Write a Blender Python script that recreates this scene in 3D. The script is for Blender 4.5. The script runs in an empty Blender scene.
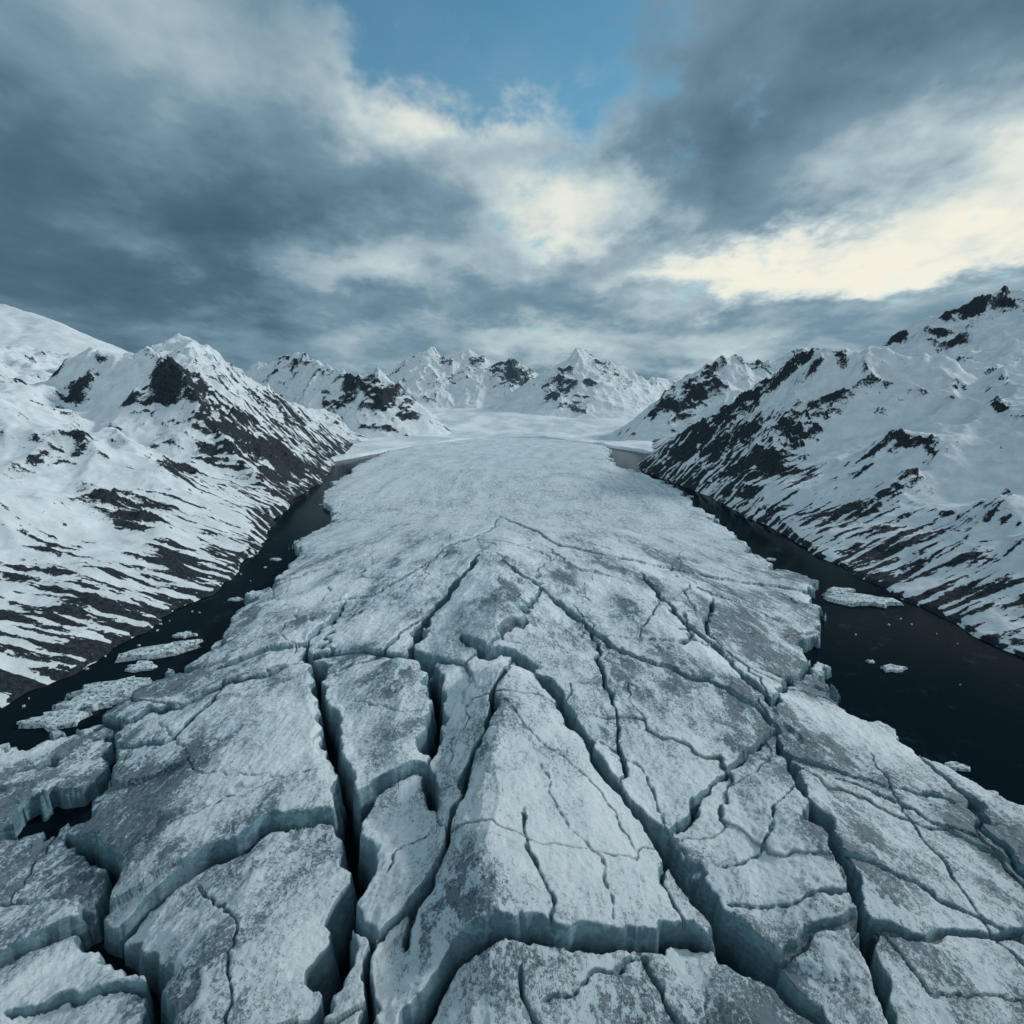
import bpy, math, time
import numpy as np
T0=time.time()
F=np.float32
scene=bpy.context.scene
H=100.0; FPX=569.0; PITCH=math.radians(11.6)
cp,sp=math.cos(PITCH),math.sin(PITCH)

# ---------------------------------------------------------------- noise
rng=np.random.RandomState(7)
PERM=rng.permutation(256).astype(np.int32)
ANG=rng.rand(256)*2*np.pi
GX=np.cos(ANG).astype(F); GY=np.sin(ANG).astype(F)
def perlin(x,y,seed=0):
    x=np.asarray(x,F); y=np.asarray(y,F)
    xf=np.floor(x); yf=np.floor(y)
    xi=(xf.astype(np.int32)+seed*37)&255; yi=(yf.astype(np.int32)+seed*91)&255
    fx=x-xf; fy=y-yf
    u=fx*fx*fx*(fx*(fx*6-15)+10); v=fy*fy*fy*(fy*(fy*6-15)+10)
    a=PERM[xi]; b=PERM[(xi+1)&255]; y1=(yi+1)&255
    h00=PERM[(a+yi)&255]; h10=PERM[(b+yi)&255]; h01=PERM[(a+y1)&255]; h11=PERM[(b+y1)&255]
    n00=GX[h00]*fx+GY[h00]*fy; n10=GX[h10]*(fx-1)+GY[h10]*fy
    n01=GX[h01]*fx+GY[h01]*(fy-1); n11=GX[h11]*(fx-1)+GY[h11]*(fy-1)
    nx0=n00+u*(n10-n00); nx1=n01+u*(n11-n01)
    return (nx0+v*(nx1-nx0))*F(1.5)
def fbm(x,y,octs=5,seed=0,gain=.5):
    s=0;a=1.0;t=0
    for o in range(octs):
        s=s+a*perlin(x,y,seed+o); t+=a; a*=gain
        x,y=(x*F(1.62)+y*F(1.2)+F(3.1)),(y*F(1.62)-x*F(1.2)+F(7.7))
    return s/F(t)*F(1.5)
def ridged(x,y,octs=5,seed=0,gain=.5):
    s=0;a=1.0;t=0
    for o in range(octs):
        n=1-np.abs(perlin(x,y,seed+o))*F(1.7); n=np.clip(n,0,1)**2
        s=s+a*n; t+=a; a*=gain
        x,y=(x*F(1.62)+y*F(1.2)+F(1.3)),(y*F(1.62)-x*F(1.2)+F(9.1))
    return s/F(t)
def sstep(a,b,x):
    t=np.clip((x-a)/(b-a),0,1); return t*t*(3-2*t)
def voronoi(x,y,seed=0):
    r=np.random.RandomState(seed+100)
    JX=r.rand(256).astype(F);JY=r.rand(256).astype(F);ID=r.rand(256).astype(F);ID2=r.rand(256).astype(F)
    xi=np.floor(x).astype(np.int32); yi=np.floor(y).astype(np.int32)
    f1=np.full(x.shape,9,F); f2=np.full(x.shape,9,F)
    c=np.zeros(x.shape,np.int32); cx=np.zeros(x.shape,F); cy=np.zeros(x.shape,F)
    for dx in (-1,0,1):
        for dy in (-1,0,1):
            X_=xi+dx; Y_=yi+dy
            hsh=PERM[(PERM[X_&255]+Y_)&255]
            sx=X_+JX[hsh]*F(.9)-x; sy=Y_+JY[hsh]*F(.9)-y
            d=np.sqrt(sx*sx+sy*sy).astype(F)
            closer=d<f1
            f2=np.where(closer,f1,np.minimum(f2,d))
            f1=np.where(closer,d,f1); c=np.where(closer,hsh,c)
            cx=np.where(closer,sx,cx); cy=np.where(closer,sy,cy)
    return (f2-f1)*F(.5),ID[c],ID2[c],cx,cy

# ---------------------------------------------------------------- glacier base relief
def g_base(X,Y):
    xc=-6+0*X
    A=15*sstep(520,330,Y)*(0.75+0.25*sstep(60,200,Y))
    W=70+0.22*Y
    r=A*np.clip(1-np.abs(X-xc)/W,0,1)
    r=r+4*sstep(360,250,Y)*np.exp(-((X-60)/40.)**2)
    return r+1.0*np.sin(X*.03+1)*np.cos(Y*.021)
def ray(px,py):
    x=(px-512)/FPX; y=(512-py)/FPX
    return x, cp+y*sp, -sp+y*cp
def on_ice(px,py):
    x,dy,dz=ray(px,py); z=0.0
    for _ in range(25):
        t=(z-H)/dz; z=0.5*z+0.5*float(g_base(np.float64(x*t),np.float64(dy*t)))
    return (x*t,dy*t)
def at_level(px,py,z):
    x,dy,dz=ray(px,py); t=(z-H)/dz
    return (x*t,dy*t)
def at_range(px,py,Y):
    x,dy,dz=ray(px,py); t=Y/dy
    return (x*t,Y,H+dz*t)

# ---------------------------------------------------------------- mesh helpers
def make_grid(name,X,Y,Z,attrs=None,vattrs=None,mat=None,mask=None):
    nr,nc=X.shape
    me=bpy.data.meshes.new(name)
    co=np.stack([X,Y,Z],-1).reshape(-1,3).astype(F)
    idx=np.arange(nr*nc,dtype=np.int32).reshape(nr,nc)
    q=np.stack([idx[:-1,:-1],idx[:-1,1:],idx[1:,1:],idx[1:,:-1]],-1).reshape(-1,4)
    if mask is not None:
        m=mask.reshape(nr,nc); k=(m[:-1,:-1]|m[:-1,1:]|m[1:,1:]|m[1:,:-1]).reshape(-1)
        q=q[k]
        used=np.zeros(nr*nc,bool); used[q.reshape(-1)]=True
        remap=np.cumsum(used)-1; q=remap[q].astype(np.int32); co=co[used]
    else: used=None
    me.vertices.add(len(co)); me.vertices.foreach_set('co',co.reshape(-1))
    me.loops.add(q.size); me.loops.foreach_set('vertex_index',q.reshape(-1).astype(np.int32))
    me.polygons.add(len(q)); me.polygons.foreach_set('loop_start',np.arange(0,q.size,4,dtype=np.int32))
    me.polygons.foreach_set('use_smooth',np.ones(len(q),bool))
    for k,a in (attrs or {}).items():
        at=me.attributes.new(k,'FLOAT','POINT'); a=a.reshape(-1).astype(F)
        at.data.foreach_set('value',a if used is None else a[used])
    for k,a in (vattrs or {}).items():
        at=me.attributes.new(k,'FLOAT_VECTOR','POINT'); a=a.reshape(-1,3).astype(F)
        at.data.foreach_set('vector',(a if used is None else a[used]).reshape(-1))
    me.update(calc_edges=True)
    ob=bpy.data.objects.new(name,me); scene.collection.objects.link(ob)
    if mat: me.materials.append(mat)
    return ob

class NT:
    def __init__(s,tree): s.t=tree; tree.nodes.clear()
    def n(s,typ,ins=None,**kw):
        nd=s.t.nodes.new(typ)
        for k,v in kw.items(): setattr(nd,k,v)
        for k,v in (ins or {}).items():
            sock=nd.inputs[k]
            if isinstance(v,bpy.types.NodeSocket): s.t.links.new(v,sock)
            else: sock.default_value=v
        return nd
    def m(s,op,a,b=0.0,c=0.0,clamp=False):
        nd=s.n('ShaderNodeMath',{0:a,1:b,2:c},operation=op,use_clamp=clamp); return nd.outputs[0]
    def vm(s,op,a,b=(0,0,0)):
        return s.n('ShaderNodeVectorMath',{0:a,1:b},operation=op)
    def noise(s,vec,scale,detail=6,rough=.55,dist=0.0,col=False):
        nd=s.n('ShaderNodeTexNoise',{'Vector':vec,'Scale':scale,'Detail':detail,'Roughness':rough,'Distortion':dist})
        return nd.outputs['Color' if col else 'Fac']
    def mr(s,v,a,b,c=0.0,d=1.0,smooth=True):
        nd=s.n('ShaderNodeMapRange',{'Value':v,'From Min':a,'From Max':b,'To Min':c,'To Max':d},interpolation_type='SMOOTHSTEP' if smooth else 'LINEAR')
        return nd.outputs[0]
    def mix(s,f,a,b):
        nd=s.n('ShaderNodeMix',data_type='RGBA')
        for i,v in ((0,f),(6,a),(7,b)):
            if isinstance(v,bpy.types.NodeSocket): s.t.links.new(v,nd.inputs[i])
            else: nd.inputs[i].default_value=v
        return nd.outputs[2]
    def attr(s,name,out='Fac'):
        return s.n('ShaderNodeAttribute',attribute_name=name).outputs[out]
def newmat(name):
    m=bpy.data.materials.new(name); m.use_nodes=True
    return m,NT(m.node_tree)

# ---------------------------------------------------------------- materials
def mat_glacier():
    m,t=newmat('glacier_ice')
    geo_=t.n('ShaderNodeNewGeometry'); pos=geo_.outputs['Position']
    nrm=t.n('ShaderNodeSeparateXYZ',{0:geo_.outputs['Normal']}).outputs[2]
    flow=t.attr('flow','Vector'); crev=t.attr('crev'); grit=t.attr('grit'); hair=t.attr('hair')
    flowS=t.vm('MULTIPLY',flow,(1.0,.22,.6)).outputs[0]
    n1=t.noise(flowS,.46,7,.75)          # elongated grit streaks
    n2=t.noise(pos,1.2,7,.82)           # fine speckle
    g=t.m('ADD',t.m('MULTIPLY',n1,.5),t.m('MULTIPLY',n2,.5))
    g=t.m('ADD',g,t.m('MULTIPLY',t.m('SUBTRACT',grit,.5),.19))
    gm=t.mr(g,.525,.57)
    vein=t.mr(t.m('ABSOLUTE',t.m('SUBTRACT',n1,.5)),.0,.020,1,0)
    vein=t.m('MULTIPLY',vein,t.mr(t.m('ADD',n2,t.m('MULTIPLY',grit,.3)),.50,.66))
    snow=t.mix(grit,(.78,.87,.92,1),(.50,.65,.74,1))
    ice=t.mix(t.m('MULTIPLY',gm,.80),snow,(.055,.095,.125,1))
    ice=t.mix(t.m('MULTIPLY',vein,.85),ice,(.03,.06,.08,1))
    ice=t.mix(t.m('MULTIPLY',hair,.85),ice,(.025,.05,.07,1))
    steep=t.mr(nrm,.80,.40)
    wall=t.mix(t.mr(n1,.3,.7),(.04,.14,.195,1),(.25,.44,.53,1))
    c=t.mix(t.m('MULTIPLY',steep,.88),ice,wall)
    c=t.mix(t.mr(crev,.15,.85),c,(.012,.045,.07,1))  # crevasse blue darkened with depth, shade painted into the ice colour
    b=t.n('ShaderNodeBump',{'Strength':1.0,'Distance':.8,'Height':t.m('ADD',t.m('MULTIPLY',n1,.35),t.m('SUBTRACT',t.m('MULTIPLY',n2,.7),t.m('MULTIPLY',vein,.12)))})
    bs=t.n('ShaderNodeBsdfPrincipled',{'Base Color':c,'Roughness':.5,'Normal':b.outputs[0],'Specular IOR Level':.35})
    t.n('ShaderNodeOutputMaterial',{'Surface':bs.outputs[0]})
    return m
def mat_mountain(name,rockc=(.014,.023,.032,1),rock2=(.055,.07,.085,1),snowc=(.72,.80,.86,1),scale=1.0):
    m,t=newmat(name)
    pos=t.n('ShaderNodeNewGeometry').outputs['Position']
    rock=t.attr('rock')
    n1=t.noise(pos,.07*scale,6,.68); n2=t.noise(pos,.5*scale,5,.75)
    f=t.m('ADD',rock,t.m('MULTIPLY',t.m('SUBTRACT',n1,.5),.75))
    f=t.m('ADD',f,t.m('MULTIPLY',t.m('SUBTRACT',n2,.5),.80))
    f=t.mr(f,.47,.53)
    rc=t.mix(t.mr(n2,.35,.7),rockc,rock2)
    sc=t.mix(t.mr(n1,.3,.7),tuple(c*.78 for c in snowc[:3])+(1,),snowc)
    c=t.mix(f,sc,rc)
    b=t.n('ShaderNodeBump',{'Strength':.9,'Distance':1.9/scale,'Height':t.m('MULTIPLY',n2,t.m('ADD',f,.3))})
    bs=t.n('ShaderNodeBsdfPrincipled',{'Base Color':c,'Roughness':.8,'Normal':b.outputs[0],'Specular IOR Level':.15})
    t.n('ShaderNodeOutputMaterial',{'Surface':bs.outputs[0]})
    return m
def mat_snow():
    m,t=newmat('snow')
    pos=t.n('ShaderNodeNewGeometry').outputs['Position']
    n=t.noise(t.vm('MULTIPLY',pos,(1,.5,1)).outputs[0],.012,6,.62)
    c=t.mix(t.mr(n,.38,.62),(.52,.62,.69,1),(.77,.83,.87,1))
    bs=t.n('ShaderNodeBsdfPrincipled',{'Base Color':c,'Roughness':.8,'Specular IOR Level':.1})
    t.n('ShaderNodeOutputMaterial',{'Surface':bs.outputs[0]}); return m
def mat_water():
    m,t=newmat('dark_fjord_water')
    pos=t.n('ShaderNodeNewGeometry').outputs['Position']
    n=t.noise(pos,.5,4,.6)
    b=t.n('ShaderNodeBump',{'Strength':.2,'Distance':.2,'Height':n})
    slush=t.mr(t.noise(pos,.06,6,.75),.56,.70)
    c=t.mix(t.m('MULTIPLY',slush,.4),(.004,.010,.015,1),(.04,.065,.08,1))
    bs=t.n('ShaderNodeBsdfPrincipled',{'Base Color':c,'Roughness':.08,'Normal':b.outputs[0],'Specular IOR Level':.25,'IOR':1.08})
    t.n('ShaderNodeOutputMaterial',{'Surface':bs.outputs[0]}); return m
MG=mat_glacier(); MM=mat_mountain('snow_covered_rock')
MF=mat_mountain('far_hazed_snow_rock',(.05,.085,.11,1),(.11,.15,.185,1),(.75,.82,.87,1),.4)  # distance haze painted in: rock paler and bluer than the near mountains
MS=mat_snow(); MW=mat_water()

# ---------------------------------------------------------------- glacier
WATER=-7.0
NR,NC=1400,1350
v=np.linspace(0,1,NR); Yv=48*np.exp(v*math.log(1420/48.))
u=np.linspace(-1,1,NC)
Wv=np.minimum(105+0.52*Yv,300)
X=(u[None,:]*Wv[:,None]).astype(F); Y=np.repeat(Yv[:,None],NC,1).astype(F)
Z=g_base(X.astype(np.float64),Y.astype(np.float64)).astype(F)
near=sstep(440,200,Y)
w1x=fbm(X/22,Y/22,3,3)*5; w1y=fbm(X/22,Y/22,3,23)*5
jgx=fbm(X/6,Y/6,3,13,.45)*1.7; jgy=fbm(X/6,Y/6,3,33,.45)*1.7
Xw=X+w1x*.4+jgx*.7; Yw=Y+w1y*.4+jgy*.7
r=np.sqrt((X+8)**2+(Y-640)**2); th=np.arctan2(X+8,640-np.minimum(Y,420)+40)
fade=.05+.95*near
# the big unbroken pressure slab in the middle is left intact
core=1-np.exp(-(((X-12)/34)**4)-(((Y-112)/62)**4))
# large planar slabs, slightly tilted, tight joints between them
e,i1,i2,cx,cy=voronoi((th*260+w1x*.7+jgx*.6)/60,(r+w1y*.7+jgy*.6)/120,1)
Z+=((i1-.5)*.6+(cx*(i2-.5)*6)+(cy*(i1*7%1-.5)*4))*fade*core
dm=e*46
wv=(.1+.35*i2)*fade+.08
c1=(1-sstep(wv*.4,wv,dm))*core
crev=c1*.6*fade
Z-=c1*(1.8*fade+.4)+.3*np.exp(-dm/1.0)*fade*core
# secondary fractures
e2,j1,j2,cx,cy=voronoi((th*260+w1x*.7+jgx*.45)/24,(r+w1y*.7+jgy*.5)/62,5)
Z+=((j1-.5)*.15+cx*(j2-.5)*3.2+cy*(j1*5%1-.5)*2.0)*(.08+.92*near)*(.25+.75*core)
dm2=e2*24
hair=(1-sstep(.04,.22,dm2))*(j2>.5)
Z-=hair*.6*(.2+.8*near)
# far: shallow crevassing, very low relief
e3,k1,k2,_,_=voronoi((X+w1x*4+jgx*3)/17,(Y+w1y*4+jgy*3+X*X*.0012)/11,9)
far=sstep(260,480,Y)
h3=(1-sstep(.03,.10,e3))*(k1>.6)
hair=np.maximum(hair*(.25+.75*near),h3*far*.5*sstep(1200,600,Y))
Z+=-h3*far*.25
# tent-shaped pressure ridges in the foreground
TX=X+w1x*.5; TY=Y+w1y*.5
def tent(px0,py0,px1,py1,hh,wl,wr):
    global Z
    ax,ay=on_ice(px0,py0);bx,by=on_ice(px1,py1)
    dx,dy=bx-ax,by-ay;L=math.hypot(dx,dy)
    s=((TX-ax)*dx+(TY-ay)*dy)/L; q=((TX-ax)*dy-(TY-ay)*dx)/L
    q=-q      # heading towards the camera: +q is the right hand (+X) side
    w_=np.where(q<0,wl,wr); along=sstep(-5,6,s)*sstep(L+14,L-6,s)
    Z+=hh*np.clip(1-np.abs(q)/w_,0,1)*along
tent(508,676,486,970,8.0,15,34)
tent(305,660,318,800,4.5,60,10)
tent(400,655,395,770,3.5,20,12)
tent(486,556,500,640,5.5,24,28)
tent(650,600,745,700,3.5,24,18)
tent(270,840,200,1000,4,30,22)
tent(790,760,860,950,4,14,40)
# ---- surveyed crevasses: (points), half width m, depth m, step m (camera-side drop)
CR=[
([(485,556),(455,590),(425,620),(415,645),(432,668),(438,705),(427,765),(440,805)],2.4,20,0),
([(462,640),(490,655),(515,652),(545,692),(580,740),(620,790),(665,832),(700,880),(735,935),(800,985),(860,1040)],1.7,18,1.5),
([(515,652),(500,695),(488,745),(468,790),(446,850),(425,900),(405,950)],.8,11,0),
([(395,1040),(415,1005),(450,965),(520,940),(600,946),(690,922),(735,938)],.9,10,3.5),
([(308,640),(324,690),(330,740),(346,800),(352,850),(338,930),(318,1040)],2.1,20,2.5),
([(90,930),(150,892),(210,852),(270,822),(346,804)],.8,10,3.5),
([(80,896),(128,938),(150,985),(165,1040)],2.2,14,0),
([(215,668),(262,650),(308,640),(338,605),(345,598)],.8,8,2.5),
([(346,804),(392,778),(427,765)],1.2,13,3.0),
([(590,618),(600,670),(620,722),(624,785)],.6,7,0),
([(497,560),(520,580),(560,600),(620,650),(700,682),(760,708),(775,722)],.7,7,1.0),
([(640,572),(680,622),(720,652),(768,702),(800,672),(822,640)],.9,8,1.0),
([(775,722),(740,762),(700,800),(672,830)],.6,7,1.0),
([(775,722),(800,790),(830,862),(870,942),(905,1040)],1.7,15,1.0),
([(690,572),(760,582),(835,592)],.7,5,1.0),
([(715,598),(706,632),(722,650)],.9,7,0),
([(350,835),(346,900),(370,950),(364,1040)],.7,10,0),
([(370,950),(420,900),(446,852)],.5,8,1.5),
([(-30,840),(60,812),(100,782),(112,738)],2.0,13,2),
([(-30,965),(60,920),(100,898),(110,860),(70,825)],1.2,12,2.5),
([(820,775),(900,800),(1060,885)],.25,4,.8),
([(500,515),(560,546),(640,562),(700,575)],.5,4,1),
([(425,618),(380,652),(330,672)],.45,5,.8),
([(780,742),(850,772),(960,795)],.3,4,.8),
([(524,972),(545,1040)],.25,4,0),
([(640,946),(665,990),(700,1040)],.3,5,.8),
([(522,832),(530,870),(548,905),(545,938)],.18,2.5,0),
([(665,832),(668,880),(690,922)],.25,4,0),
([(140,845),(250,800),(330,775)],.13,2,0),
([(720,860),(760,850),(800,790)],.15,2,0),
([(730,900),(790,905),(850,900)],.2,3,.6),
([(100,745),(170,742),(220,700),(235,672)],.4,5,.8),
([(590,745),(640,760),(672,830)],.15,2,0),
([(430,560),(450,545),(490,530),(500,515)],.6,4,1),
([(330,600),(380,590),(430,560)],.5,4,1),
([(0,1000),(60,985),(120,990),(150,985)],.4,5,2),
([(830,862),(900,880),(1060,960)],.25,4,.8),
([(545,1000),(640,946)],.16,2,0),
([(480,700),(520,740),(600,800),(640,850)],.12,1.5,0),
([(200,870),(240,930),(230,1040)],.16,2.5,0),
([(350,700),(400,720),(430,712)],.15,2,0),
([(380,870),(400,840),(440,830)],.15,2,0),
([(560,720),(575,690),(600,670)],.15,2,0),
([(640,640),(660,600),(640,572)],.25,3,0),
([(860,740),(920,830),(1040,1000)],.16,3,0),
([(540,780),(548,830),(600,870),(610,930)],.10,1.2,0),
([(160,720),(200,780),(280,790)],.12,1.5,0),
]
for ci,(pts,hw,dep,stp) in enumerate(CR):
    P=[on_ice(*p) for p in pts]
    xs=[p[0] for p in P]; ys=[p[1] for p in P]; M=60
    sel=np.where((Yv>min(ys)-M)&(Yv<max(ys)+M))[0]
    if len(sel)==0: continue
    r0,r1=sel[0],sel[-1]+1
    xx=Xw[r0:r1]; yy=Yw[r0:r1]
    best=np.full(xx.shape,1e6,F); side=np.zeros(xx.shape,F); end=np.zeros(xx.shape,F)
    n=len(P)-1
    for k in range(n):
        ax,ay=P[k];bx,by=P[k+1];dx,dy=bx-ax,by-ay;L2=dx*dx+dy*dy+1e-6
        tt=np.clip(((xx-ax)*dx+(yy-ay)*dy)/L2,0,1)
        qx=xx-(ax+tt*dx);qy=yy-(ay+tt*dy)
        d=np.sqrt(qx*qx+qy*qy)
        up=dx*(yy-ay)-dy*(xx-ax)
        if dx<0: up=-up
        cl=d<best
        best=np.where(cl,d,best); side=np.where(cl,np.clip(up/np.sqrt(L2)/.8,-1,1),side); end=np.where(cl,(k+tt)/n,end)
    taper=np.clip(np.minimum(end,1-end)*6+.35,0,1)
    ww=np.maximum(hw*taper*(.85+.9*fbm(X[r0:r1]/11,Y[r0:r1]/11,2,60+ci)),.12)
    bb=best+fbm(X[r0:r1]/1.6,Y[r0:r1]/1.6,2,51)*.22
    c=.62*(1-sstep(ww*.2,ww*.8,bb))+.38*(1-sstep(ww*.75,ww*1.35+.15,bb))
    Z[r0:r1]-=c*dep*taper
    Z[r0:r1]-=(hw*.35)*np.exp(-best/(1.5+hw*1.5))
    if stp:
        Z[r0:r1]-=(.5-.5*side)*stp*taper*np.clip(1-best/34,0,1)
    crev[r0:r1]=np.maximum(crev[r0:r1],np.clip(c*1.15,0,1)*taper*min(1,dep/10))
Z+=fbm(th*260/9,r/30,5,70,.55)*1.2*(.10+.90*near)
Z+=fbm(X/2.2,Y/2.2,4,77,.65)*.30*(.3+.7*near)
# margins
def interp(Yq,tab):
    a=np.array(tab); return np.interp(Yq,a[:,0],a[:,1])
GL=[(0,-185),(100,-182),(135,-176),(150,-160),(165,-132),(212,-118),(284,-136),(323,-126),(350,-134),(389,-158),(440,-143),(470,-148),(573,-193),(673,-213),(825,-225),(1100,-232),(1500,-240)]
GR=[(0,185),(100,140),(126,130),(147,121),(168,114),(222,124),(240,134),(280,166),(300,168),(330,152),(437,176),(520,168),(602,181),(700,176),(845,154),(1100,186),(1500,190)]
jx=fbm(X/30,Y/30,4,90)*9+fbm(X/8,Y/8,4,95,.6)*3.0+(j1-.5)*7
xl=interp(Yv,GL)[:,None]; xr=interp(Yv,GR)[:,None]
din=np.minimum(X+jx-xl, xr-(X+jx))
yend=1395-np.minimum(X*X,330**2)*.006
din=np.minimum(din,(yend-Y)*.8+fbm(X/40,Y/40,3,99)*8)
out=1-sstep(-1.2,1.0,din)
Z=Z-2.0*np.exp(-np.maximum(din,0)/9)
# opened leads of water near the left margin
lf=(j2-.55)*.6+fbm(X/10,Y/10,3,110)*.4+.70*np.exp(-((X+112)/15)**2-((Y-124)/8)**2)+.42*np.exp(-((X+142)/26)**2-((Y-156)/9)**2)
lead=sstep(.36,.42,lf)*sstep(-78,-95,X)*sstep(185,165,Y)*sstep(100,112,Y)
out=np.maximum(out,lead)
Z=Z*(1-out)+out*(-16)
grit=np.clip(.40+fbm(th*260/16,r/50,5,120,.6)*(.30+.85*near)+.12*sstep(-5,40,X)*near+.14*sstep(60,110,np.abs(X))*near+.02*far,0,1)
flow=np.stack([th*260,r,Z],-1)
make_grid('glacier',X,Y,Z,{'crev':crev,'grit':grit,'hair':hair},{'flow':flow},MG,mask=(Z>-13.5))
print('glacier',time.time()-T0)
del flow

# ---------------------------------------------------------------- mountains
def crest_field(X,Y,ridges):
    h=np.full(X.shape,-40,F)
    for pts,slope,pw in ridges:
        P=[at_range(*p) for p in pts]
        for k in range(len(P)-1):
            ax,ay,az=P[k];bx,by,bz=P[k+1];dx,dy=bx-ax,by-ay;L2=dx*dx+dy*dy+1e-6
            tt=np.clip(((X-ax)*dx+(Y-ay)*dy)/L2,0,1)
            d=np.hypot(X-(ax+tt*dx),Y-(ay+tt*dy)); zc=az+tt*(bz-az)
            w=(zc+30)/slope
            hh=-30+(zc+30)*np.clip(1-d/w,0,1)**pw
            h=np.maximum(h,hh)
    return h
def surface_hit(px,py,xs,ys,h):
    x,dy,dz=ray(px,py)
    for t in np.exp(np.linspace(math.log(120),math.log(3300),1400)):
        X_=x*t;Y_=dy*t;z=H+dz*t
        if X_<xs[0] or X_>xs[-1] or Y_<ys[0] or Y_>ys[-1]: continue
        i=min(np.searchsorted(ys,Y_),len(ys)-1); j=min(np.searchsorted(xs,X_),len(xs)-1)
        if h[i,j]>=z: return X_,Y_,t
    return None
def build_mountain(name,xs,ys,ridges,shore=None,side=0,L=200,s0=.42,rough=1.0,mat=None,rocks=(),bias=0.0,seed=0,warp=14,sc=1.0,low=130.):
    X,Y=np.meshgrid(xs.astype(F),ys.astype(F))
    wx=fbm(X/(110*sc),Y/(110*sc),4,seed+1)*warp*1.5; wy=fbm(X/(110*sc),Y/(110*sc),4,seed+11)*warp*1.5
    h=crest_field(X+wx,Y+wy,ridges)
    if shore is not None:
        sh=np.interp(ys,[a for a,b in shore],[b for a,b in shore])[:,None]
        d=(X-sh)*side+fbm(X/40,Y/40,4,seed+5)*7
        hs=np.where(d>0,L*np.tanh(np.maximum(d,0)*s0/L),d*.6)+WATER
        hs=hs+(fbm(X/110,Y/110,3,seed+9)*28)*sstep(20,140,d)
        lim=np.where(d>0,d*.95,d*.6)+WATER
        k=14.0
        h=np.maximum(h,hs)+k*.35*np.exp(-np.abs(h-hs)/k)
        h=np.minimum(h,lim)
        dsh=d
    else: dsh=np.full(X.shape,500,F)
    rel=np.clip((h+10)/120,0,1.3)
    rd=ridged((X+wx)/(85*sc),(Y+wy)/(85*sc),5,seed+20,.46)-.38
    h=h+rd*22*rough*rel*sc
    h=h+fbm(X/(22*sc),Y/(22*sc),4,seed+30,.5)*2.0*rel**.5*rough*sc
    gy,gx=np.gradient(h,ys,xs)
    sl=np.sqrt(gx*gx+gy*gy)
    rock=sstep(.62,1.2,sl)*.38+sstep(.15,.42,rd)*.18
    prox=np.exp(-np.maximum(dsh,0)/18.)
    streak=fbm(X/34+Y/60,Y/5.5-X/34,5,seed+40,.6)
    patch=fbm(X/(60*sc),Y/(34*sc),5,seed+45)
    lowz=np.exp(-(np.maximum(dsh,0)/low)**2)
    rock=rock+prox*.16+lowz*.38+streak*(.12+.85*lowz)+patch*.34
    bl=0
    for (px,py,rx,a) in rocks:
        hit=surface_hit(px,py,xs,ys,h)
        if hit is None: continue
        bx,by,t=hit; rm=rx*t/FPX
        bl=np.maximum(bl,a*np.exp(-(((X-bx+wx*.3)/rm)**2+((Y-by+wy*.3)/(rm*1.7))**2)))
    rock=rock+bl+bias
    rk=sstep(.25,.65,rock)
    h=h+rk*(ridged(X/(13*sc),Y/(13*sc),5,seed+50,.6)-.2)*(2.6+8*np.clip(bl*1.6,0,1))*sc*min(rough,1)*np.clip(rel*3,.2,1)
    return make_grid(name,X,Y,h,{'rock':rock},None,mat,mask=(h>-26))
def geo(a,b,n,k):
    t=np.linspace(0,1,n); return a+(b-a)*(np.expm1(k*t)/np.expm1(k))
LS=[(0,-172),(180,-178),(217,-171),(340,-168),(583,-231),(727,-240),(860,-275),(1000,-300),(1400,-340)]
RS=[(0,215),(217,211),(363,211),(583,214),(700,205),(824,187),(900,200),(1000,240),(1400,330)]
# left massif
build_mountain('snowy_mountain',-geo(120,1500,760,3.0)[::-1],geo(60,1500,760,2.2),[
 ([(130,356,1050),(200,332,900),(235,316,850),(262,334,810),(300,370,790),(350,420,800),(375,440,820)],.62,1.1),
 ([(90,352,760),(165,355,680),(190,370,660),(240,400,640),(290,440,650),(325,474,700)],.85,1.15),
 ([(-60,384,470),(20,410,450),(90,446,430),(150,486,430),(200,520,450)],.50,1.1),
],LS,-1,L=200,seed=1,mat=MM,rough=.9,warp=8,rocks=[(175,372,20,.6),(200,390,14,.5),(225,415,16,.55),(240,440,20,.55),(265,455,18,.6),(292,462,18,.6),(316,470,12,.6),(188,472,16,.55),(205,450,10,.5),(110,498,22,.5),(145,516,16,.55),(80,488,16,.45),(25,470,16,.4),(70,405,14,.5),(85,436,9,.45),(262,347,13,.6),(280,368,14,.6),(300,385,14,.55),(325,405,12,.5),(15,380,10,.4),(50,378,8,.35),(150,440,8,.3),(40,560,30,.3),(90,600,40,.25),(30,630,40,.3),(150,560,30,.25),(240,350,8,.4),(128,400,8,.3)],bias=-.10,low=110)
# left far dome
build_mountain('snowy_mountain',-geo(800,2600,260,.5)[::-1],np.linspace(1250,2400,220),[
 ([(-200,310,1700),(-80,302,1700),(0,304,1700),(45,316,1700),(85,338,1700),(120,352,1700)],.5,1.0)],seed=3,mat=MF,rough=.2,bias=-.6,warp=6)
# left distant spur
build_mountain('snowy_mountain',np.linspace(-1000,-150,420),np.linspace(1250,2200,360),[
 ([(250,366,1800),(300,354,1750),(330,366,1650),(350,378,1600),(378,372,1600),(398,387,1580),(415,407,1560),(435,428,1550)],.8,1.1)],seed=5,mat=MM,rough=.9,bias=.0,warp=10,sc=1.3,rocks=[(385,400,12,.4),(405,412,10,.5),(350,395,10,.4),(370,385,8,.4)])
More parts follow.
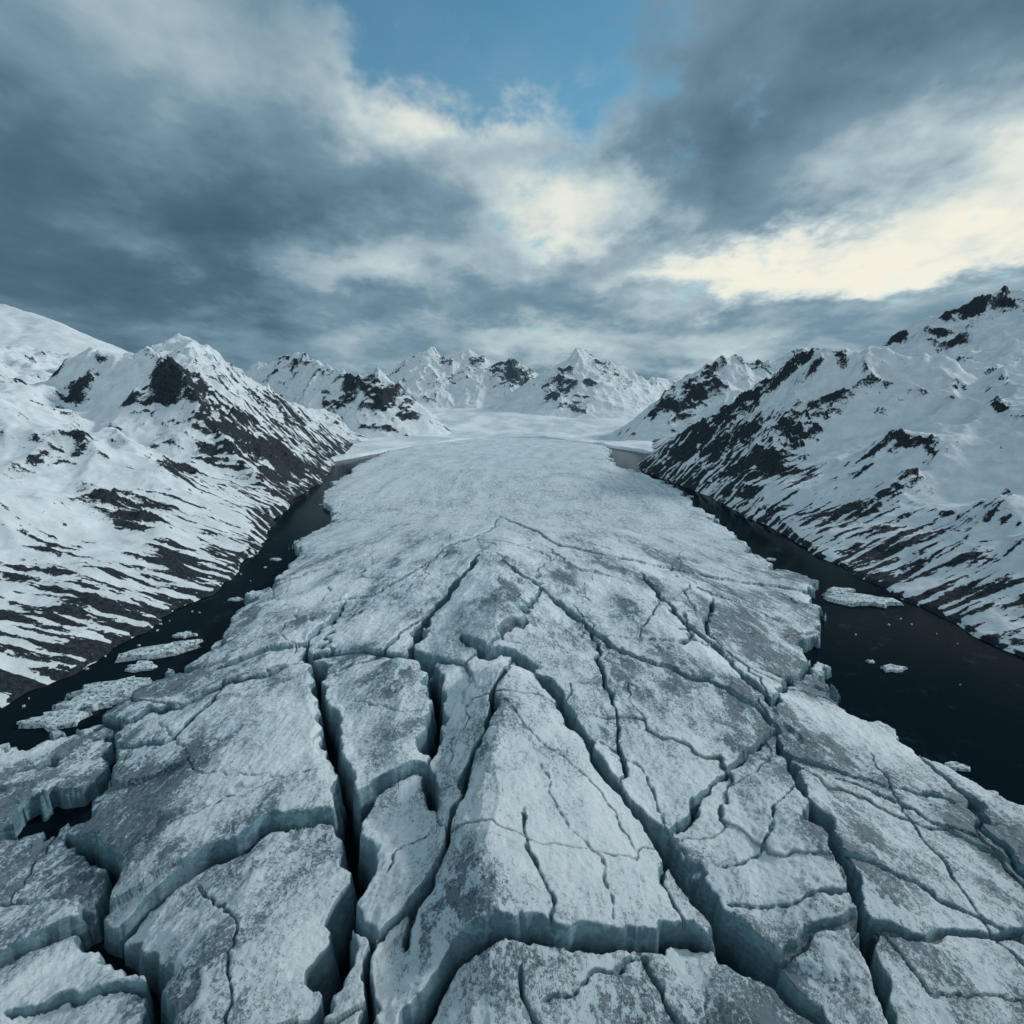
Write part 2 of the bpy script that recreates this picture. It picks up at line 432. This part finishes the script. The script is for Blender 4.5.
# central distant peaks
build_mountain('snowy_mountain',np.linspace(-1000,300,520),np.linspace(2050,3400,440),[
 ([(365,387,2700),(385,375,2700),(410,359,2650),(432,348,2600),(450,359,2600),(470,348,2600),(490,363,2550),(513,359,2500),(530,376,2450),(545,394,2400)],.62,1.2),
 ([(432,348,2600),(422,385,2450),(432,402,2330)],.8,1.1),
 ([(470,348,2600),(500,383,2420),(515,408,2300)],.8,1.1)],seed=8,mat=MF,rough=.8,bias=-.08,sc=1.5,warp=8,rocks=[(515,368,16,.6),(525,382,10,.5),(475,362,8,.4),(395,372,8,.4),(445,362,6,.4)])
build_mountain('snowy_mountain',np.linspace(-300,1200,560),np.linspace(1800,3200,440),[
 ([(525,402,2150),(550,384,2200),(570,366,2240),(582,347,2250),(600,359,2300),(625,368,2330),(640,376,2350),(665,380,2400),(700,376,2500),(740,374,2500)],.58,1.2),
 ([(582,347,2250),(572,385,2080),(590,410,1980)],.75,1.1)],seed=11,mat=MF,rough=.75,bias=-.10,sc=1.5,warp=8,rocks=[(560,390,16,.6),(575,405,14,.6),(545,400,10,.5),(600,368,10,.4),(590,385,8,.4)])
# right distant spur
build_mountain('snowy_mountain',np.linspace(120,1300,460),np.linspace(1150,2200,380),[
 ([(860,360,1600),(800,352,1600),(760,364,1580),(730,356,1560),(705,362,1520),(680,382,1480),(655,410,1430),(640,425,1400)],.8,1.1)],seed=14,mat=MM,rough=.9,bias=-.02,warp=10,sc=1.3,rocks=[(690,395,16,.5),(670,405,12,.5),(655,418,9,.4),(710,380,10,.4)])
# right massif
build_mountain('snowy_mountain',geo(150,1700,760,2.8),geo(60,1500,760,2.2),[
 ([(1200,270,900),(1100,284,900),(1024,286,900),(985,296,930),(930,320,980),(870,350,1020)],.62,1.1),
 ([(940,352,640),(870,352,680),(810,346,720),(765,374,740),(720,402,760),(685,436,790),(655,462,830)],.7,1.15),
 ([(1100,345,600),(1024,362,600),(960,395,600),(905,430,580)],.40,1.1),
],RS,1,L=200,seed=17,mat=MM,rough=.85,warp=8,rocks=[(765,382,12,.6),(745,400,16,.6),(722,415,18,.6),(700,432,18,.6),(685,450,14,.6),(715,450,14,.5),(745,435,12,.5),(790,440,18,.55),(770,468,18,.6),(740,470,12,.5),(800,470,12,.5),(802,356,12,.6),(840,354,8,.5),(900,435,12,.55),(932,442,14,.6),(920,480,16,.5),(940,340,14,.5),(905,338,10,.5),(965,306,16,.6),(1005,300,12,.55),(1000,402,12,.5),(885,384,14,.45),(985,440,8,.3),(870,470,10,.3),(960,385,8,.35),(900,540,40,.25),(980,590,50,.25),(860,510,30,.25),(990,500,20,.25)],bias=-.13,low=100)
print('mountains',time.time()-T0)

# ---------------------------------------------------------------- snowfield sheet + water
xs=np.concatenate([-geo(400,14000,40,3)[::-1],np.linspace(-390,390,160),geo(400,14000,40,3)])
ys=np.concatenate([np.linspace(-1500,600,30),np.linspace(620,1800,300),geo(1810,16000,80,2)])
GXX,GYY=np.meshgrid(xs,ys)
ye=1420-np.minimum(GXX**2,330**2)*.006+fbm(GXX/60,GYY/60,3,130)*14
f=sstep(0,22,GYY-ye)
gz=-30+f*(30-2+52*sstep(1400,2200,GYY)+fbm(GXX/160,GYY/160,4,133)*6)
make_grid('snowfield_ground',GXX,GYY,gz,None,None,MS)
xs=np.linspace(-700,700,3);ys=np.linspace(-1500,1600,3);A,B=np.meshgrid(xs,ys)
make_grid('fjord_water',A,B,A*0+WATER,None,None,MW)

# ---------------------------------------------------------------- ice floes
verts=[];faces=[]
rs=np.random.RandomState(4)
def floe(px,py,rpx,ecc=.6,ang=0.3):
    cx,cy=at_level(px,py,WATER); t=math.hypot(cx,cy)
    rr=rpx*math.hypot(t,H)/FPX
    n=rs.randint(13,22); a=np.sort(rs.rand(n)*.9+np.arange(n))*2*np.pi/n
    rad=rr*(.55+.65*rs.rand(n)); th_=min(1.8,.4+rr*.10)
    b=len(verts); ca,sa=math.cos(ang),math.sin(ang)
    for lvl,(k,z) in enumerate([(1.0,-1.0),(1.03,.15),(.97,th_*.8),(.80,th_),(.4,th_*1.1)]):
        for i in range(n):
            x=rad[i]*math.cos(a[i])*k; y=rad[i]*math.sin(a[i])*k*ecc
            verts.append((cx+x*ca-y*sa,cy+x*sa+y*ca,WATER+z+(rs.rand()*.5*th_ if lvl>1 else 0)))
    verts.append((cx,cy,WATER+th_*1.1))
    for l in range(4):
        for i in range(n):
            j=(i+1)%n; faces.append((b+l*n+i,b+l*n+j,b+(l+1)*n+j,b+(l+1)*n+i))
    for i in range(n): faces.append((b+4*n+i,b+4*n+(i+1)%n,b+5*n))
for a_ in [(163,653,30,.5,.5),(140,668,12,.7,0),(118,690,30,.5,.3),(90,705,26,.5,.2),(60,722,24,.5,.1),(150,690,14,.6,.3),(185,636,9,.6,0),(862,602,30,.45,-.3),(838,592,14,.6,.2),(893,670,12,.5,0),(955,768,9,.6,0),(870,662,4,.7,0),(770,560,5,.6,0),(235,600,6,.6,0),(275,560,5,.6,0),(325,505,5,.6,0),(690,497,5,.5,0),(30,725,9,.6,0)]:
    floe(*a_)
for _ in range(34):
    if rs.rand()<.7: px=rs.uniform(20,300);py=715-(px)*.56+rs.uniform(-20,12)
    else: px=rs.uniform(730,1010);py=545+(px-730)*.5+rs.uniform(-15,40)
    floe(px,py,rs.uniform(.5,1.5),.7,rs.rand()*3)
me=bpy.data.meshes.new('ice_floes'); me.from_pydata(verts,[],faces); me.update()
ob=bpy.data.objects.new('ice_floes',me); scene.collection.objects.link(ob)
mfl,t=newmat('floe_ice')
pos=t.n('ShaderNodeNewGeometry').outputs['Position']
nn=t.noise(pos,.8,5,.7)
c=t.mix(t.mr(nn,.48,.6),(.56,.67,.73,1),(.10,.15,.18,1))
b=t.n('ShaderNodeBump',{'Strength':.9,'Distance':.5,'Height':nn})
bs=t.n('ShaderNodeBsdfPrincipled',{'Base Color':c,'Roughness':.6,'Normal':b.outputs[0]})
t.n('ShaderNodeOutputMaterial',{'Surface':bs.outputs[0]})
me.materials.append(mfl)

# ---------------------------------------------------------------- sky
SUN_EL=math.radians(27); SUN_AZ=math.radians(68)   # azimuth from +Y towards +X
w=bpy.data.worlds.new('World'); scene.world=w; w.use_nodes=True
t=NT(w.node_tree)
sky=t.n('ShaderNodeTexSky',sky_type='NISHITA'); sky.sun_disc=False; sky.sun_elevation=SUN_EL; sky.sun_rotation=SUN_AZ
d=t.n('ShaderNodeTexCoord').outputs['Generated']
sep=t.n('ShaderNodeSeparateXYZ',{0:d})
dz=t.m('MAXIMUM',sep.outputs[2],0.0)
inv=t.m('DIVIDE',1.0,t.m('ADD',dz,.28))
pl=t.n('ShaderNodeVectorMath',{0:d,3:inv},operation='SCALE').outputs[0]
pl=t.vm('MULTIPLY',pl,(1.0,.8,1.3)).outputs[0]
wn=t.noise(pl,2.6,5,.6,0,col=True)
wv_=t.vm('SUBTRACT',wn,(.5,.5,.5)).outputs[0]
wv_=t.vm('MULTIPLY',wv_,(.40,.2,.26)).outputs[0]
dw=t.vm('ADD',d,wv_).outputs[0]
def dirv(px,py):
    x,a,b_=ray(px,py); n=math.sqrt(x*x+a*a+b_*b_); return (x/n,a/n,b_/n)
def sky_blob(px,py,rx,rz,amp):
    c=dirv(px,py); x=(px-512)/FPX; k=1/math.sqrt(1+x*x)
    s=t.vm('SUBTRACT',dw,c).outputs[0]
    s=t.vm('MULTIPLY',s,(FPX/(rx*k),FPX/(rx*1.3),FPX/(rz*k))).outputs[0]
    l=t.vm('LENGTH',s).outputs['Value']
    return t.mr(l,0,1.35,amp,0.0)
clouds=[(455,108,115,52,.44),(590,205,100,42,.42),(340,262,190,36,.26),(1030,150,140,85,.46),(880,254,240,36,.36),(720,275,150,30,.30),(975,262,130,26,.28),(600,345,380,36,.22),(230,40,230,70,.16),
 (40,240,260,130,-.18),(800,90,170,60,-.02)]
B=None
for c in clouds:
    bl=sky_blob(*c); B=bl if B is None else t.m('ADD',B,bl)
back_fill=t.n('ShaderNodeVectorMath',{0:d,1:(0,-.8,.6)},operation='DOT_PRODUCT').outputs['Value']  # unseen bright sky area added behind the camera to lift ambient light
B=t.m('ADD',B,t.mr(back_fill,-.1,.9,0,.25))
n1=t.noise(pl,2.3,5,.5,.2); n2=t.noise(pl,7.0,4,.6,.2)
B=t.m('ADD',B,t.m('MULTIPLY',t.m('SUBTRACT',n1,.5),.60))
B=t.m('ADD',B,t.m('MULTIPLY',t.m('SUBTRACT',n2,.5),.20))
B=t.m('ADD',B,.43)
ramp=t.n('ShaderNodeValToRGB',{0:B}); cr=ramp.color_ramp
cr.elements[0].position=0; cr.elements[0].color=(.022,.060,.09,1)
cr.elements[1].position=1; cr.elements[1].color=(.90,.87,.75,1)
for p,cc in ((.3,(.080,.155,.215,1)),(.5,(.185,.295,.375,1)),(.7,(.45,.56,.605,1)),(.85,(.74,.78,.72,1))):
    e_=cr.elements.new(p); e_.color=cc
gap=None
for g_ in [(530,35,125,82,1.3),(360,28,80,58,1.0),(985,248,90,12,.5),(720,130,80,45,.7),(470,25,40,30,-.2)]:
    bl=sky_blob(*g_); gap=bl if gap is None else t.m('ADD',gap,bl)
gapm=t.mr(t.m('ADD',gap,t.m('ADD',t.m('MULTIPLY',t.m('SUBTRACT',n1,.5),2.4),t.m('MULTIPLY',t.m('SUBTRACT',n2,.5),2.0))),.35,1.25)
gapm=t.m('MULTIPLY',gapm,.94)
blue=t.vm('MULTIPLY',sky.outputs[0],(.50,.98,1.0)).outputs[0]
bg1=t.n('ShaderNodeBackground',{'Color':blue,'Strength':.12})
bg2=t.n('ShaderNodeBackground',{'Color':ramp.outputs[0],'Strength':1.0})
mx=t.n('ShaderNodeMixShader',{0:gapm,1:bg2.outputs[0],2:bg1.outputs[0]})
t.n('ShaderNodeOutputWorld',{'Surface':mx.outputs[0]})

sd=bpy.data.lights.new('sun','SUN'); sd.energy=2.1; sd.angle=math.radians(8); sd.color=(1,.96,.90)
so=bpy.data.objects.new('sun',sd); scene.collection.objects.link(so)
from mathutils import Vector
sv=Vector((math.sin(SUN_AZ)*math.cos(SUN_EL),math.cos(SUN_AZ)*math.cos(SUN_EL),math.sin(SUN_EL)))
so.rotation_euler=sv.to_track_quat('Z','Y').to_euler()

cd=bpy.data.cameras.new('camera'); cd.sensor_width=36; cd.lens=36*FPX/1024; cd.clip_start=1; cd.clip_end=40000
co=bpy.data.objects.new('camera',cd); scene.collection.objects.link(co)
co.location=(0,0,H); co.rotation_euler=(math.pi/2-PITCH,0,0)
scene.camera=co
scene.view_settings.view_transform='Standard'; scene.view_settings.look='None'; scene.view_settings.exposure=0
print('done',time.time()-T0)
